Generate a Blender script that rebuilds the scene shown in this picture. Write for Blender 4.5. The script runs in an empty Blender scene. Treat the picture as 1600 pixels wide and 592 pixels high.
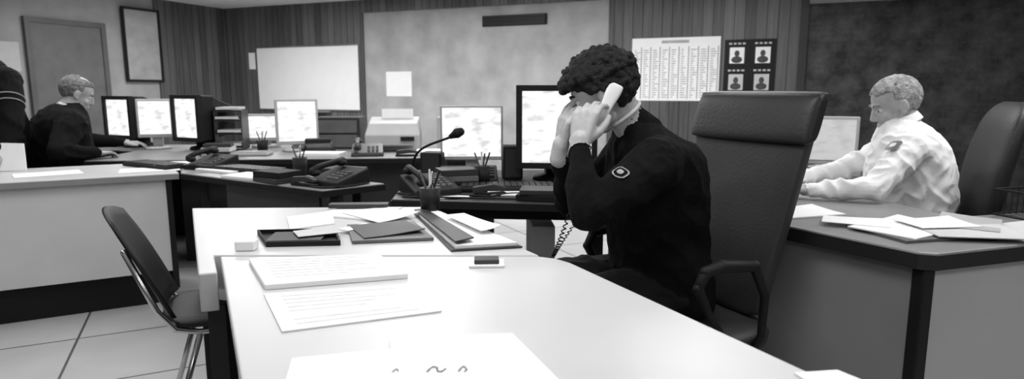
import bpy, bmesh, math, random
from mathutils import Vector as V, Matrix, noise as mnoise
from mathutils.bvhtree import BVHTree
random.seed(7)
sc = bpy.context.scene
COL = sc.collection
sc.view_settings.view_transform = 'Standard'

# ---------------------------------------------------------------- materials
def nt(name):
    m = bpy.data.materials.new(name); m.use_nodes = True
    n = m.node_tree
    return m, n, n.nodes['Principled BSDF']
def g4(c): return (c, c, c, 1)
def mat(name, c, rough=.6, metal=0, noise=.12, scale=6, bump=0, bscale=60, emit=0, spec=.5):
    m, n, b = nt(name)
    tc = n.nodes.new('ShaderNodeTexCoord')
    nz = n.nodes.new('ShaderNodeTexNoise'); nz.inputs['Scale'].default_value = scale; nz.inputs['Detail'].default_value = 5
    n.links.new(tc.outputs['Object'], nz.inputs['Vector'])
    r = n.nodes.new('ShaderNodeValToRGB')
    r.color_ramp.elements[0].position = .3; r.color_ramp.elements[1].position = .7
    r.color_ramp.elements[0].color = g4(c*(1-noise)); r.color_ramp.elements[1].color = g4(min(1, c*(1+noise)))
    n.links.new(nz.outputs['Fac'], r.inputs['Fac'])
    n.links.new(r.outputs['Color'], b.inputs['Base Color'])
    b.inputs['Roughness'].default_value = rough; b.inputs['Metallic'].default_value = metal
    b.inputs['Specular IOR Level'].default_value = spec
    if emit:
        n.links.new(r.outputs['Color'], b.inputs['Emission Color']); b.inputs['Emission Strength'].default_value = emit
    if bump:
        nb = n.nodes.new('ShaderNodeTexNoise'); nb.inputs['Scale'].default_value = bscale; nb.inputs['Detail'].default_value = 4
        n.links.new(tc.outputs['Object'], nb.inputs['Vector'])
        bp = n.nodes.new('ShaderNodeBump'); bp.inputs['Strength'].default_value = bump; bp.inputs['Distance'].default_value = .01
        n.links.new(nb.outputs['Fac'], bp.inputs['Height']); n.links.new(bp.outputs['Normal'], b.inputs['Normal'])
    return m
def math_node(n, op, a, bval=None):
    k = n.nodes.new('ShaderNodeMath'); k.operation = op
    if hasattr(a, 'links'): n.links.new(a, k.inputs[0])
    else: k.inputs[0].default_value = a
    if bval is not None:
        if hasattr(bval, 'links'): n.links.new(bval, k.inputs[1])
        else: k.inputs[1].default_value = bval
    return k.outputs[0]
def wood_panel(name, c, pitch=.11):
    m, n, b = nt(name)
    tc = n.nodes.new('ShaderNodeTexCoord'); sp = n.nodes.new('ShaderNodeSeparateXYZ')
    n.links.new(tc.outputs['Object'], sp.inputs[0])
    x = math_node(n, 'MULTIPLY', sp.outputs['X'], 1/pitch)
    fr = math_node(n, 'FRACT', x); fl = math_node(n, 'FLOOR', x)
    groove = math_node(n, 'GREATER_THAN', fr, .1)
    wn = n.nodes.new('ShaderNodeTexWhiteNoise'); wn.noise_dimensions = '1D'; n.links.new(fl, wn.inputs['W'])
    mp = n.nodes.new('ShaderNodeMapping'); mp.inputs['Scale'].default_value = (14, 14, .8)
    n.links.new(tc.outputs['Object'], mp.inputs[0])
    nz = n.nodes.new('ShaderNodeTexNoise'); nz.inputs['Scale'].default_value = 2; nz.inputs['Detail'].default_value = 6
    n.links.new(mp.outputs[0], nz.inputs['Vector'])
    s = math_node(n, 'ADD', math_node(n, 'MULTIPLY', wn.outputs['Value'], .5), nz.outputs['Fac'])
    s = math_node(n, 'MULTIPLY', s, c*1.4)
    s = math_node(n, 'MULTIPLY', s, math_node(n, 'ADD', math_node(n, 'MULTIPLY', groove, .65), .35))
    cb = n.nodes.new('ShaderNodeCombineXYZ')
    for i in range(3): n.links.new(s, cb.inputs[i])
    n.links.new(cb.outputs[0], b.inputs['Base Color']); b.inputs['Roughness'].default_value = .5
    return m
def brick_mat(name, c1, c2, cm):
    m, n, b = nt(name)
    tc = n.nodes.new('ShaderNodeTexCoord'); sp = n.nodes.new('ShaderNodeSeparateXYZ'); cb = n.nodes.new('ShaderNodeCombineXYZ')
    n.links.new(tc.outputs['Object'], sp.inputs[0]); n.links.new(sp.outputs['X'], cb.inputs[0]); n.links.new(sp.outputs['Z'], cb.inputs[1])
    br = n.nodes.new('ShaderNodeTexBrick'); n.links.new(cb.outputs[0], br.inputs['Vector'])
    br.inputs['Color1'].default_value = g4(c1); br.inputs['Color2'].default_value = g4(c2); br.inputs['Mortar'].default_value = g4(cm)
    br.inputs['Scale'].default_value = 4.6; br.inputs['Mortar Size'].default_value = .012
    nz = n.nodes.new('ShaderNodeTexNoise'); nz.inputs['Scale'].default_value = 5; nz.inputs['Detail'].default_value = 8; nz.inputs['Roughness'].default_value = .7
    n.links.new(tc.outputs['Object'], nz.inputs['Vector'])
    r = n.nodes.new('ShaderNodeValToRGB'); r.color_ramp.elements[0].position = .38; r.color_ramp.elements[1].position = .64
    r.color_ramp.elements[0].color = g4(.022); r.color_ramp.elements[1].color = g4(.13); n.links.new(nz.outputs['Fac'], r.inputs['Fac'])
    mx = n.nodes.new('ShaderNodeMix'); mx.data_type = 'RGBA'; mx.inputs[0].default_value = .65
    n.links.new(br.outputs['Color'], mx.inputs[6]); n.links.new(r.outputs['Color'], mx.inputs[7])
    n.links.new(mx.outputs[2], b.inputs['Base Color']); b.inputs['Roughness'].default_value = .85
    return m
def tile_mat(name):
    m, n, b = nt(name)
    tc = n.nodes.new('ShaderNodeTexCoord'); mp = n.nodes.new('ShaderNodeMapping')
    mp.inputs['Rotation'].default_value = (0, 0, math.radians(-26)); n.links.new(tc.outputs['Object'], mp.inputs[0])
    br = n.nodes.new('ShaderNodeTexBrick'); n.links.new(mp.outputs[0], br.inputs['Vector'])
    br.offset = 0; br.inputs['Scale'].default_value = 1
    br.inputs['Brick Width'].default_value = .6; br.inputs['Row Height'].default_value = .6
    br.inputs['Mortar Size'].default_value = .006
    br.inputs['Color1'].default_value = g4(.66); br.inputs['Color2'].default_value = g4(.6); br.inputs['Mortar'].default_value = g4(.12)
    nz = n.nodes.new('ShaderNodeTexNoise'); nz.inputs['Scale'].default_value = 3; nz.inputs['Detail'].default_value = 6
    n.links.new(tc.outputs['Object'], nz.inputs['Vector'])
    mx = n.nodes.new('ShaderNodeMix'); mx.data_type = 'RGBA'; mx.blend_type = 'MULTIPLY'; mx.inputs[0].default_value = .3
    n.links.new(br.outputs['Color'], mx.inputs[6]); n.links.new(nz.outputs['Fac'], mx.inputs[7])
    n.links.new(mx.outputs[2], b.inputs['Base Color']); b.inputs['Roughness'].default_value = .35
    return m
def screen_mat(name, e, lo=.8):
    m, n, b = nt(name)
    tc = n.nodes.new('ShaderNodeTexCoord'); mp = n.nodes.new('ShaderNodeMapping')
    mp.inputs['Scale'].default_value = (7, 1, 18); n.links.new(tc.outputs['Object'], mp.inputs[0])
    nz = n.nodes.new('ShaderNodeTexNoise'); nz.inputs['Scale'].default_value = 1.5; nz.inputs['Detail'].default_value = 4
    n.links.new(mp.outputs[0], nz.inputs['Vector'])
    r = n.nodes.new('ShaderNodeValToRGB'); r.color_ramp.elements[0].position = .36; r.color_ramp.elements[1].position = .52
    r.color_ramp.elements[0].color = g4(lo); r.color_ramp.elements[1].color = g4(1)
    n.links.new(nz.outputs['Fac'], r.inputs['Fac'])
    n.links.new(r.outputs['Color'], b.inputs['Emission Color']); b.inputs['Emission Strength'].default_value = e
    b.inputs['Base Color'].default_value = g4(.2); b.inputs['Roughness'].default_value = .3
    return m

M_plaster = mat('painted_plaster', .36, .85, noise=.18, scale=2.5, bump=.2)
M_plaster_l = mat('painted_plaster_light', .42, .8, noise=.2, scale=3.2, bump=.3, bscale=25)
M_wood = wood_panel('wood_panelling', .10)
M_brick = brick_mat('dark_brick', .035, .075, .02)
M_ceil = mat('ceiling_tile', .7, .9, noise=.05)
M_floor = tile_mat('floor_tiles')
M_white = mat('white_laminate', .62, .35, noise=.03, scale=3)
M_cream = mat('pale_laminate', .58, .4, noise=.04, scale=3)
M_black = mat('black_plastic', .008, .6, noise=.2, spec=.3)
M_dark = mat('dark_laminate', .03, .45, noise=.2, scale=3)
M_mid = mat('grey_laminate', .24, .4, noise=.08, scale=3)
M_edge = mat('black_rubber_edge', .010, .6)
M_panel = mat('grey_painted_metal', .58, .5, noise=.06, scale=3)
M_panelr = mat('grey_metal_front', .50, .5, noise=.06, scale=3)
M_panel2 = mat('mid_grey_painted_metal', .24, .5, noise=.08, scale=3)
M_trim = mat('door_trim_grey', .11, .5)
M_paper = mat('paper', .95, .8, noise=.02, scale=12)
M_paper2 = mat('grey_paper', .6, .8, noise=.05, scale=12)
M_ink = mat('printed_ink', .2, .8, noise=.3, scale=30)
M_darkink = mat('dark_ink', .06, .7, noise=.3, scale=30)
M_paleink = mat('faint_print', .62, .8, noise=.15, scale=30)
M_chart = mat('chart_print', .42, .8, noise=.15, scale=30)
M_chrome = mat('chrome', .6, .25, metal=1, noise=.03)
M_leather = mat('black_leather', .012, .5, noise=.2, bump=.15, bscale=90)
M_leather2 = mat('charcoal_upholstery', .032, .55, noise=.15, bump=.15, bscale=120)
M_leather3 = mat('chair_shell_vinyl', .010, .5, noise=.15, spec=.35)
M_skin = mat('skin', .46, .55, noise=.12, scale=26, bump=.15, bscale=120)
M_skin2 = mat('pale_skin', .42, .55, noise=.14, scale=26, bump=.15, bscale=120)
M_sweater = mat('dark_wool', .006, .95, noise=.25, scale=14, bump=.5, bscale=45, spec=.12)
M_shirt = mat('white_cotton', .86, .85, noise=.04, scale=10, bump=.25, bscale=30)
M_trouser = mat('dark_trousers', .010, .85, noise=.2, bump=.3, bscale=30, spec=.2)
M_suit = mat('black_suit', .006, .9, noise=.2, bump=.4, bscale=18, spec=.15)
M_shoe = mat('shoe_leather', .02, .35)
M_hairdark = mat('dark_hair', .008, .7, noise=.4, scale=60, bump=1, bscale=220, spec=.35)
M_hairgrey = mat('grey_hair', .42, .9, noise=.45, scale=45, bump=1, bscale=200, spec=.15)
M_hairgrey2 = mat('darker_grey_hair', .22, .9, noise=.45, scale=45, bump=1, bscale=200, spec=.15)
M_eye = mat('eye_white', .6, .2); M_pupil = mat('pupil', .02, .2)
M_brow = mat('grey_eyebrow', .25, .8)
M_handset = mat('pale_phone_plastic', .8, .35, noise=.03)
M_beige = mat('beige_plastic', .45, .5, noise=.06)
M_screen = screen_mat('lit_screen', 1.05, .62)
M_screen2 = screen_mat('dim_lit_screen', .48, .8)
M_diff = mat('light_diffuser', .9, .5, emit=1.5)
M_folder = mat('dark_folder', .03, .5, noise=.3)
M_folder2 = mat('grey_folder', .12, .5, noise=.2)
M_door = mat('grey_door_paint', .14, .5, noise=.15)
M_board = mat('whiteboard_enamel', .95, .35, noise=.02)
M_photo = mat('photo_grey', .38, .5, noise=.15, scale=8)
M_badge = mat('badge_grey', .36, .8, noise=.3, scale=80)

# ---------------------------------------------------------------- geometry builder
def wm(o):
    m = o.matrix_basis.copy()
    return (wm(o.parent) @ o.matrix_parent_inverse @ m) if o.parent else m
def tag(o, label=None, cat=None, group=None, kind=None):
    if label: o['label'] = label
    if cat: o['category'] = cat
    if group: o['group'] = group
    if kind: o['kind'] = kind
    return o
def root(name, loc, rz=0, **k):
    o = bpy.data.objects.new(name, None); o.empty_display_size = .1
    o.location = loc; o.rotation_euler = (0, 0, rz); COL.objects.link(o)
    return tag(o, **k)
def attach(o, parent, local):
    if parent:
        o.parent = parent
        if not local: o.matrix_parent_inverse = wm(parent).inverted()
def catmull(a, b, c, d, t):
    return .5*((2*b)+(c-a)*t+(2*a-5*b+4*c-d)*t*t+(3*b-a-3*c+d)*t**3)
class G:
    def __init__(s): s.v = []; s.f = []; s.m = []
    def add(s, vs, fs, mi=0, M=None):
        o = len(s.v); s.v += [(M @ V(p)) if M else V(p) for p in vs]
        s.f += [tuple(i+o for i in f) for f in fs]; s.m += [mi]*len(fs); return s
    def box(s, c, d, mi=0, M=None, rz=0):
        x, y, z = d[0]/2, d[1]/2, d[2]/2; R = Matrix.Rotation(rz, 3, 'Z')
        vs = [V(c)+R @ V((a*x, b*y, e*z)) for e in (-1, 1) for b in (-1, 1) for a in (-1, 1)]
        return s.add(vs, [(0, 2, 3, 1), (4, 5, 7, 6), (0, 1, 5, 4), (2, 6, 7, 3), (0, 4, 6, 2), (1, 3, 7, 5)], mi, M)
    def ringskin(s, rings, mi=0, M=None):
        n = len(rings[0]); vs = [p for r in rings for p in r]; fs = []
        for k in range(len(rings)-1):
            for i in range(n):
                j = (i+1) % n; fs.append((k*n+i, k*n+j, (k+1)*n+j, (k+1)*n+i))
        fs.append(tuple(reversed(range(n)))); fs.append(tuple((len(rings)-1)*n+i for i in range(n)))
        return s.add(vs, fs, mi, M)
    def ell(s, c, r, mi=0, M=None, seg=16, ring=10, R=None):
        if not hasattr(r, '__len__'): r = (r, r, r)
        rs = []
        for k in range(ring+1):
            ph = -math.pi/2+math.pi*(k+.02 if k == 0 else (k-.02 if k == ring else k))/ring
            rr = []
            for i in range(seg):
                a = 2*math.pi*i/seg
                p = V((r[0]*math.cos(ph)*math.cos(a), r[1]*math.cos(ph)*math.sin(a), r[2]*math.sin(ph)))
                if R: p = R @ p
                rr.append(V(c)+p)
            rs.append(rr)
        return s.ringskin(rs, mi, M)
    def tube(s, pts, rad, mi=0, M=None, n=12, balls=True):
        pts = [V(p) for p in pts]
        if not hasattr(rad, '__len__'): rad = [rad]*len(pts)
        t0 = (pts[1]-pts[0]).normalized(); u = t0.orthogonal().normalized(); rs = []
        for i, p in enumerate(pts):
            t = (pts[min(i+1, len(pts)-1)]-pts[max(i-1, 0)]).normalized()
            u = (u-t*u.dot(t)).normalized(); w = t.cross(u)
            rs.append([p+(u*math.cos(2*math.pi*k/n)+w*math.sin(2*math.pi*k/n))*rad[i] for k in range(n)])
        s.ringskin(rs, mi, M)
        if balls:
            for p, r in zip(pts, rad): s.ell(p, r*.995, mi, M, 12, 8)
        return s
    def loft(s, rs, mi=0, M=None, n=32, e=2.4, sub=4):
        A = [list(V(c))+list(V(w))+list(V(d)) for c, w, d in rs]; out = []
        for k in range(len(A)-1):
            a, b, c, d = A[max(k-1, 0)], A[k], A[k+1], A[min(k+2, len(A)-1)]
            for j in range(sub): out.append([catmull(a[i], b[i], c[i], d[i], j/sub) for i in range(9)])
        out.append(A[-1]); rings = []
        for q in out:
            c, w, d = V(q[:3]), V(q[3:6]), V(q[6:]); rr = []
            for i in range(n):
                t = 2*math.pi*i/n; ct, st = math.cos(t), math.sin(t)
                rr.append(c+w*(math.copysign(abs(ct)**(2/e), ct))+d*(math.copysign(abs(st)**(2/e), st)))
            rings.append(rr)
        return s.ringskin(rings, mi, M)
    def prism(s, poly, z0, z1, mi=0, M=None):
        return s.ringskin([[V((p[0], p[1], z0)) for p in poly], [V((p[0], p[1], z1)) for p in poly]], mi, M)
    def mesh(s, name):
        me = bpy.data.meshes.new(name); me.from_pydata([tuple(p) for p in s.v], [], s.f); me.update(); return me
    def out(s, name, mats, parent=None, bevel=0, smooth=False, local=False, origin=None, **k):
        if origin is not None: s.v = [p-V(origin) for p in s.v]
        me = s.mesh(name)
        if not isinstance(mats, (list, tuple)): mats = [mats]
        for m in mats: me.materials.append(m)
        me.polygons.foreach_set('material_index', s.m)
        bm = bmesh.new(); bm.from_mesh(me); bmesh.ops.recalc_face_normals(bm, faces=bm.faces); bm.to_mesh(me); bm.free()
        if smooth: me.polygons.foreach_set('use_smooth', [len(p.vertices) <= 4 for p in me.polygons])
        o = bpy.data.objects.new(name, me); COL.objects.link(o)
        if origin is not None: o.location = origin
        attach(o, parent, local)
        if bevel:
            b = o.modifiers.new('bevel', 'BEVEL'); b.width = bevel; b.segments = 2; b.limit_method = 'ANGLE'
        return tag(o, **k)
def sculpt(g, name, mats, voxel=.005, parent=None, it=3, origin=(0, 0, 0), fold=0, fscale=9, **k):
    me = g.mesh('tmp'); ob = bpy.data.objects.new('tmp', me); COL.objects.link(ob)
    r = ob.modifiers.new('r', 'REMESH'); r.mode = 'VOXEL'; r.voxel_size = voxel; r.use_smooth_shade = True
    s = ob.modifiers.new('s', 'SMOOTH'); s.factor = .5; s.iterations = it
    dg = bpy.context.evaluated_depsgraph_get(); dg.update()
    m2 = bpy.data.meshes.new_from_object(ob.evaluated_get(dg)); m2.name = name
    bpy.data.objects.remove(ob)
    if not isinstance(mats, (list, tuple)): mats = [mats]
    m2.materials.clear()
    for m in mats: m2.materials.append(m)
    if len(mats) > 1:
        bv = BVHTree.FromPolygons(g.v, g.f)
        idx = [g.m[bv.find_nearest(p.center)[2]] for p in m2.polygons]
        m2.polygons.foreach_set('material_index', idx)
        if fold:
            keep = [1.0]*len(m2.vertices)
            for p, i in zip(m2.polygons, idx):
                if i in (0, 3):
                    for vi in p.vertices: keep[vi] = 0.0
            cos = [v.co.copy() for v in m2.vertices]; nrm = [v.normal.copy() for v in m2.vertices]
            for i, v in enumerate(m2.vertices):
                if keep[i] == 0: continue
                p = cos[i]; w = V((mnoise.noise(p*4), mnoise.noise(p*4+V((9, 3, 1))), mnoise.noise(p*4+V((2, 7, 5)))))*.06
                q = p+w
                a = 1-abs(mnoise.noise(V((q.x*fscale, q.y*fscale, (q.z+q.x*.6)*fscale*1.5))))*2.2
                a2 = 1-abs(mnoise.noise(V((q.x*fscale*2, q.y*fscale*2, (q.z-q.x*.5)*fscale*1.3))+V((4, 4, 4))))*2.2
                b = mnoise.noise(p*3.5)
                v.co = p+nrm[i]*fold*(a*.7+a2*.35+b*.6-.65)
    m2.polygons.foreach_set('use_smooth', [True]*len(m2.polygons))
    m2.transform(Matrix.Translation(-V(origin)))
    o = bpy.data.objects.new(name, m2); COL.objects.link(o); o.location = origin
    attach(o, parent, False)
    return tag(o, **k)
def frame(c, y, z):
    y = V(y).normalized(); z = V(z); z = (z-y*z.dot(y)).normalized(); x = y.cross(z)
    return Matrix(((x.x, y.x, z.x, c[0]), (x.y, y.y, z.y, c[1]), (x.z, y.z, z.z, c[2]), (0, 0, 0, 1)))
def facing(fx, fy): return math.atan2(fx, -fy)

# ---------------------------------------------------------------- room shell
E1 = V((.922, -.387, 0)).normalized()
E2 = V((E1.y, -E1.x, 0))
C0 = V((-4.35, 9.96, 0)); H = 2.4; WB = 11.8; WL = 12.5
TH_B = math.atan2(E1.y, E1.x); TH_L = math.atan2(-E2.y, -E2.x)
def wallbox(name, side, s0, s1, z0, z1, d0, d1, m, bevel=0, parent=None, **k):
    g = G()
    sm, zm = (s0+s1)/2, (z0+z1)/2
    g.box((0, -(d0+d1)/2, 0), (abs(s1-s0), d1-d0, z1-z0))
    o = g.out(name, m, None, bevel=bevel, **k)
    if side == 'b': o.location = C0+E1*sm+V((0, 0, zm)); o.rotation_euler = (0, 0, TH_B)
    else: o.location = C0+E2*sm+V((0, 0, zm)); o.rotation_euler = (0, 0, TH_L)
    return o
S = dict(kind='structure')
wallbox('wall_back', 'b', -.2, WB+.2, 0, H, -.2, 0, M_plaster_l, **S)
wallbox('wall_left', 'l', 0, WL, 0, H, -.2, 0, M_plaster, **S)
def roomslab(name, z0, z1, m):
    g = G(); P = [C0-E1*.2-E2*.2, C0+E1*(WB+.2)-E2*.2, C0+E1*(WB+.2)+E2*(WL+.2), C0-E1*.2+E2*(WL+.2)]
    g.prism([(p.x, p.y) for p in P], z0, z1); return g.out(name, m, **S)
roomslab('floor', -.1, 0, M_floor); roomslab('ceiling', H, H+.1, M_ceil)
def freewall(name, a, b, m):
    d = (b-a).normalized(); nrm = V((d.y, -d.x, 0))*.2; g = G()
    g.prism([(p.x, p.y) for p in (a, b, b-nrm, a-nrm)], 0, H); g.out(name, m, **S)
freewall('wall_right', C0+E1*WB, C0+E1*WB+E2*WL, M_trim)
freewall('wall_front', C0+E1*WB+E2*WL, C0+E2*WL, M_plaster)
wallbox('trim_1', 'b', 0.02, 2.52, 0.1, H, 0, .03, M_wood, **S)
wallbox('trim_2', 'b', 5.95, 8.04, 0.1, H, 0, .03, M_wood, **S)
wallbox('trim_3', 'b', 8.06, WB, 0, 2.07, 0, .05, M_brick, **S)
wallbox('trim_4', 'b', 8.06, WB, 2.07, H, 0, .5, M_plaster_l, **S)
wallbox('trim_5', 'b', 2.52, 5.95, 2.23, H, 0, .05, M_wood, **S)
wallbox('trim_6', 'l', 0.03, 1.2, 0.1, H, 0, .03, M_wood, **S)
wallbox('trim_7', 'b', 7.98, 8.06, 0, H, .03, .07, M_dark, **S)
wallbox('baseboard_back', 'b', 0, 8.0, 0, .1, 0, .02, M_black, **S)
wallbox('baseboard_left', 'l', 0, 1.93, 0, .1, 0, .02, M_black, **S)
wallbox('door_1', 'l', 1.98, 2.80, 0.0, 1.95, 0, .03, M_door, bevel=.003, **S)
wallbox('trim_8', 'l', 1.92, 1.98, 0, 2.01, 0, .045, M_trim, **S)
wallbox('trim_9', 'l', 2.80, 2.86, 0, 2.01, 0, .045, M_trim, **S)
wallbox('trim_10', 'l', 1.98, 2.80, 1.95, 2.01, 0, .045, M_trim, **S)
# ---------------------------------------------------------------- things on the walls
def wallroot(name, side, s, z, **k):
    p = C0+(E1 if side == 'b' else E2)*s
    return root(name, (p.x, p.y, z), TH_B if side == 'b' else TH_L, **k)
def wpart(name, r, x0, x1, z0, z1, d0, d1, m, bevel=0, **k):
    return G().box(((x0+x1)/2, -(d0+d1)/2, (z0+z1)/2), (x1-x0, d1-d0, z1-z0)).out(name, m, r, bevel=bevel, local=True, **k)
r = wallroot('whiteboard', 'b', 1.545, .9, label='white enamel whiteboard with thin metal rim on wood panelling', cat='whiteboard')
wpart('writing_surface', r, -.9, .9, .02, .9, .032, .045, M_board)
g = G()
for a in ((-.915, -.9, 0, .92), (.9, .915, 0, .92), (-.9, .9, .9, .92), (-.9, .9, 0, .02)):
    g.box(((a[0]+a[1])/2, -.042, (a[2]+a[3])/2), (a[1]-a[0], .02, a[3]-a[2]))
g.out('frame', M_chrome, r, local=True)
wpart('marker_tray', r, -.4, .4, -.02, 0, .032, .1, M_mid)
r = wallroot('pinned_note', 'b', .53, 1.5, label='small white notice pinned beside the whiteboard', cat='notice')
wpart('sheet', r, -.06, .06, 0, .24, .032, .036, M_paper)
r = wallroot('wall_notice', 'b', 3.06, 1.11, label='blank white paper notice taped to plaster wall', cat='notice')
wpart('sheet', r, -.2, .2, 0, .33, .002, .006, M_paper)
r = wallroot('air_vent', 'b', 4.75, 1.98, label='long dark slotted air vent high on plaster wall', cat='vent')
wpart('vent_frame', r, -.43, .43, 0, .13, .002, .02, M_black, bevel=.003)
g = G()
for i in range(5): g.box((0, -.026, .02+.023*i), (.82, .012, .008))
g.out('louvre', M_dark, r, local=True)
r = wallroot('wall_chart', 'b', 6.715, 1.075, label='large white wall planner with columns of printed text', cat='chart')
wpart('sheet', r, -.485, .485, 0, .7, .032, .037, M_paper)
g = G()
for i in range(9):
    x = -.42+.105*i
    g.box((x+.045, -.0385, .31), (.012, .002, .58))
    for j in range(22):
        w = random.uniform(.02, .07); g.box((x-.035+w/2, -.0385, .04+.025*j), (w, .002, .009))
g.box((0, -.0385, .655), (.3, .002, .03))
g.out('printed_text', M_chart, r, local=True)
for i in range(2):
    for j in range(2):
        r = wallroot('notice_poster', 'b', 7.375+.262*i, 1.165+.285*j, label='small dark poster with a portrait figure on wood panelling', cat='poster', group='portrait posters on the wood panelling')
        wpart('sheet', r, -.13, .13, 0, .283, .032, .038, M_black)
        wpart('photo', r, -.075, .075, .03, .2, .038, .041, M_paper2 if j == 0 else M_paper)
        g = G(); g.ell((0, -.042, .135), (.026, .003, .034)); g.ell((0, -.042, .07), (.056, .003, .036))
        g.out('portrait', M_darkink, r, local=True, smooth=True)
        g = G()
        for q in range(4): g.box((-.07+.046*q, -.0405, .24), (.03, .002, .018))
        g.out('heading', M_paper2, r, local=True)
r = wallroot('picture_frame', 'l', 1.43, 1.3, label='tall dark framed notice hanging on pale wall', cat='picture frame')
g = G()
for a in ((-.27, -.24, 0, .95), (.24, .27, 0, .95), (-.24, .24, .92, .95), (-.24, .24, 0, .03)):
    g.box(((a[0]+a[1])/2, -.05, (a[2]+a[3])/2), (a[1]-a[0], .03, a[3]-a[2]))
g.out('frame', M_black, r, local=True, bevel=.004)
wpart('picture', r, -.24, .24, .03, .92, .036, .045, M_photo)
r = wallroot('wall_notice', 'l', 3.05, 1.4, label='pale notice sheets pinned on the wall beside the door', cat='notice')
wpart('sheet', r, -.13, .13, 0, .32, .002, .006, M_paper2)

# ---------------------------------------------------------------- ceiling lights (real fixtures)
for (x, y, w) in [(-3.0, 4.4, 18), (-.8, 4.0, 16), (1.3, 4.3, 18), (-2.2, 2.0, 20), (0, 1.5, 18), (2.3, 2.4, 24), (-3.2, 7.3, 52), (-.9, 6.5, 46), (1.4, 5.8, 26), (-.2, -.8, 15), (2.2, -.2, 15)]:
    r = root('ceiling_light', (x, y, H), TH_B, label='recessed fluorescent ceiling light with white diffuser', cat='light', group='fluorescent ceiling lights')
    G().box((0, 0, -.02), (1.24, .64, .038)).out('housing', M_panel, r, local=True, bevel=.004)
    G().box((0, 0, -.043), (1.18, .58, .006)).out('diffuser', M_diff, r, local=True)
    l = bpy.data.lights.new('tube_light', 'AREA'); l.shape = 'RECTANGLE'; l.size = 1.15; l.size_y = .55; l.energy = w
    o = bpy.data.objects.new('tube_light', l); o.location = (0, 0, -.05); COL.objects.link(o); o.parent = r

# ---------------------------------------------------------------- desks
def centroid(p): return (sum(a[0] for a in p)/len(p), sum(a[1] for a in p)/len(p), 0)
def desk(name, poly, topmat, label, edge=None, z=.75, th=.03, panels=(), legs=(), bev=.004, cat='desk'):
    r = root(name, centroid(poly), label=label, cat=cat)
    G().prism(poly, z-th, z).out('desk_top', topmat, r, bevel=bev)
    if edge:
        c = V(centroid(poly))
        P2 = [(p[0]+(p[0]-c.x)*.006, p[1]+(p[1]-c.y)*.006) for p in poly]
        G().prism(P2, z-th-.004, z-.006).out('edge_band', edge, r)
    for (nm, p, q, z0, z1, t, m) in panels:
        p, q = V((p[0], p[1], 0)), V((q[0], q[1], 0)); d = (q-p).normalized(); n = V((-d.y, d.x, 0))*t
        G().prism([(a.x, a.y) for a in (p, q, q+n, p+n)], z0, z1).out(nm, m, r, bevel=.002)
    for (x, y, a, m) in legs:
        G().box((x, y, (z-th)/2), (a, a, z-th)).out('leg', m, r, bevel=.004)
    return r
U = V((.442, -.896, 0))
nl, nr = V((-.797, 1.70, 0)), V((.122, 1.70, 0))
npoly = [tuple((nl).xy), tuple((nl+U*1.9).xy), tuple((nr+U*1.9).xy), tuple((nr+U*.07).xy), (nr.x-.004, nr.y-.02), (nr.x-.05, nr.y)]
a = nl+U*.12+V((.02, .01, 0)); b = nl+U*1.85+V((.02, .01, 0)); c = nr+U*.2-V((.06, 0, 0)); d = nr+U*1.85-V((.06, 0, 0))
desk('desk', npoly, M_white, 'long white laminate desk with black side panel, papers on top', panels=[
    ('side_panel', a.xy, b.xy, 0, .72, .03, M_black), ('side_panel', d.xy, c.xy, .35, .72, .02, M_black), ('end_panel', (a+V((.06,-.02,0))).xy, (c-V((.03,0,0))).xy, 0.0, .72, -.02, M_black)])
desk('desk', [(-1.23, 2.42), (-.775, 1.53), (-.735, 1.545), (-.82, 1.712), (.075, 1.712), (-.33, 2.45)], M_white,
     'white laminate desk butted against the long desk, covered in folders', th=.10,
     panels=[('modesty_panel', (-1.05, 2.36), (-.5, 2.38), .3, .65, -.02, M_dark), ('end_panel', (-.80, 1.61), (-.742, 1.59), 0, .65, .03, M_black)], legs=[(-1.17, 2.37, .04, M_black), (-.38, 2.39, .04, M_black), (-.06, 1.8, .04, M_black)])
LD = V((.876, .48, 0)).normalized(); LN = V((-LD.y, LD.x, 0)); p0 = V((-1.83, 3.47, 0))
q = lambda s, t: tuple((p0-LD*s+LN*t).xy)
desk('desk', [q(2.6, 0), q(0, 0), q(0, .65), q(2.6, .65)], M_cream, 'long pale reception desk with tall grey front panel and black plinth', edge=M_panel2, panels=[
    ('front_panel', q(2.55, .03), q(.03, .03), .2, .715, .02, M_panel), ('plinth', q(2.5, .12), q(.06, .12), 0, .2, .45, M_black),
    ('end_panel', q(.03, .02), q(.03, .6), .1, .715, .03, M_black)])
desk('desk', [(-1.81, 3.47), (-.86, 2.86), (-.62, 3.08), (-2.10, 4.03)], M_mid, 'grey laminate desk wing with dark edge joining the reception desk', edge=M_black, panels=[
    ('front_panel', (-1.5, 3.32), (-.9, 2.94), .45, .715, .02, M_dark)], legs=[(-.82, 2.95, .05, M_black), (-.76, 3.1, .04, M_black), (-1.7, 3.5, .04, M_black)])
desk('console_desk', [(-.5, 2.62), (.30, 2.50), (.62, 2.56), (.62, 3.6), (-.55, 3.6)], M_dark, 'dark console desk crowded with monitors and telephones', edge=M_black, panels=[
    ('back_panel', (-.5, 3.5), (-.1, 3.5), .1, .715, .02, M_dark), ('front_rail', (-.45, 2.68), (.5, 2.6), .66, .715, .02, M_black)],
    legs=[(-.45, 2.72, .05, M_black), (.36, 2.66, .05, M_black), (.56, 3.45, .05, M_black), (-.48, 3.45, .05, M_black)])
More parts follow.
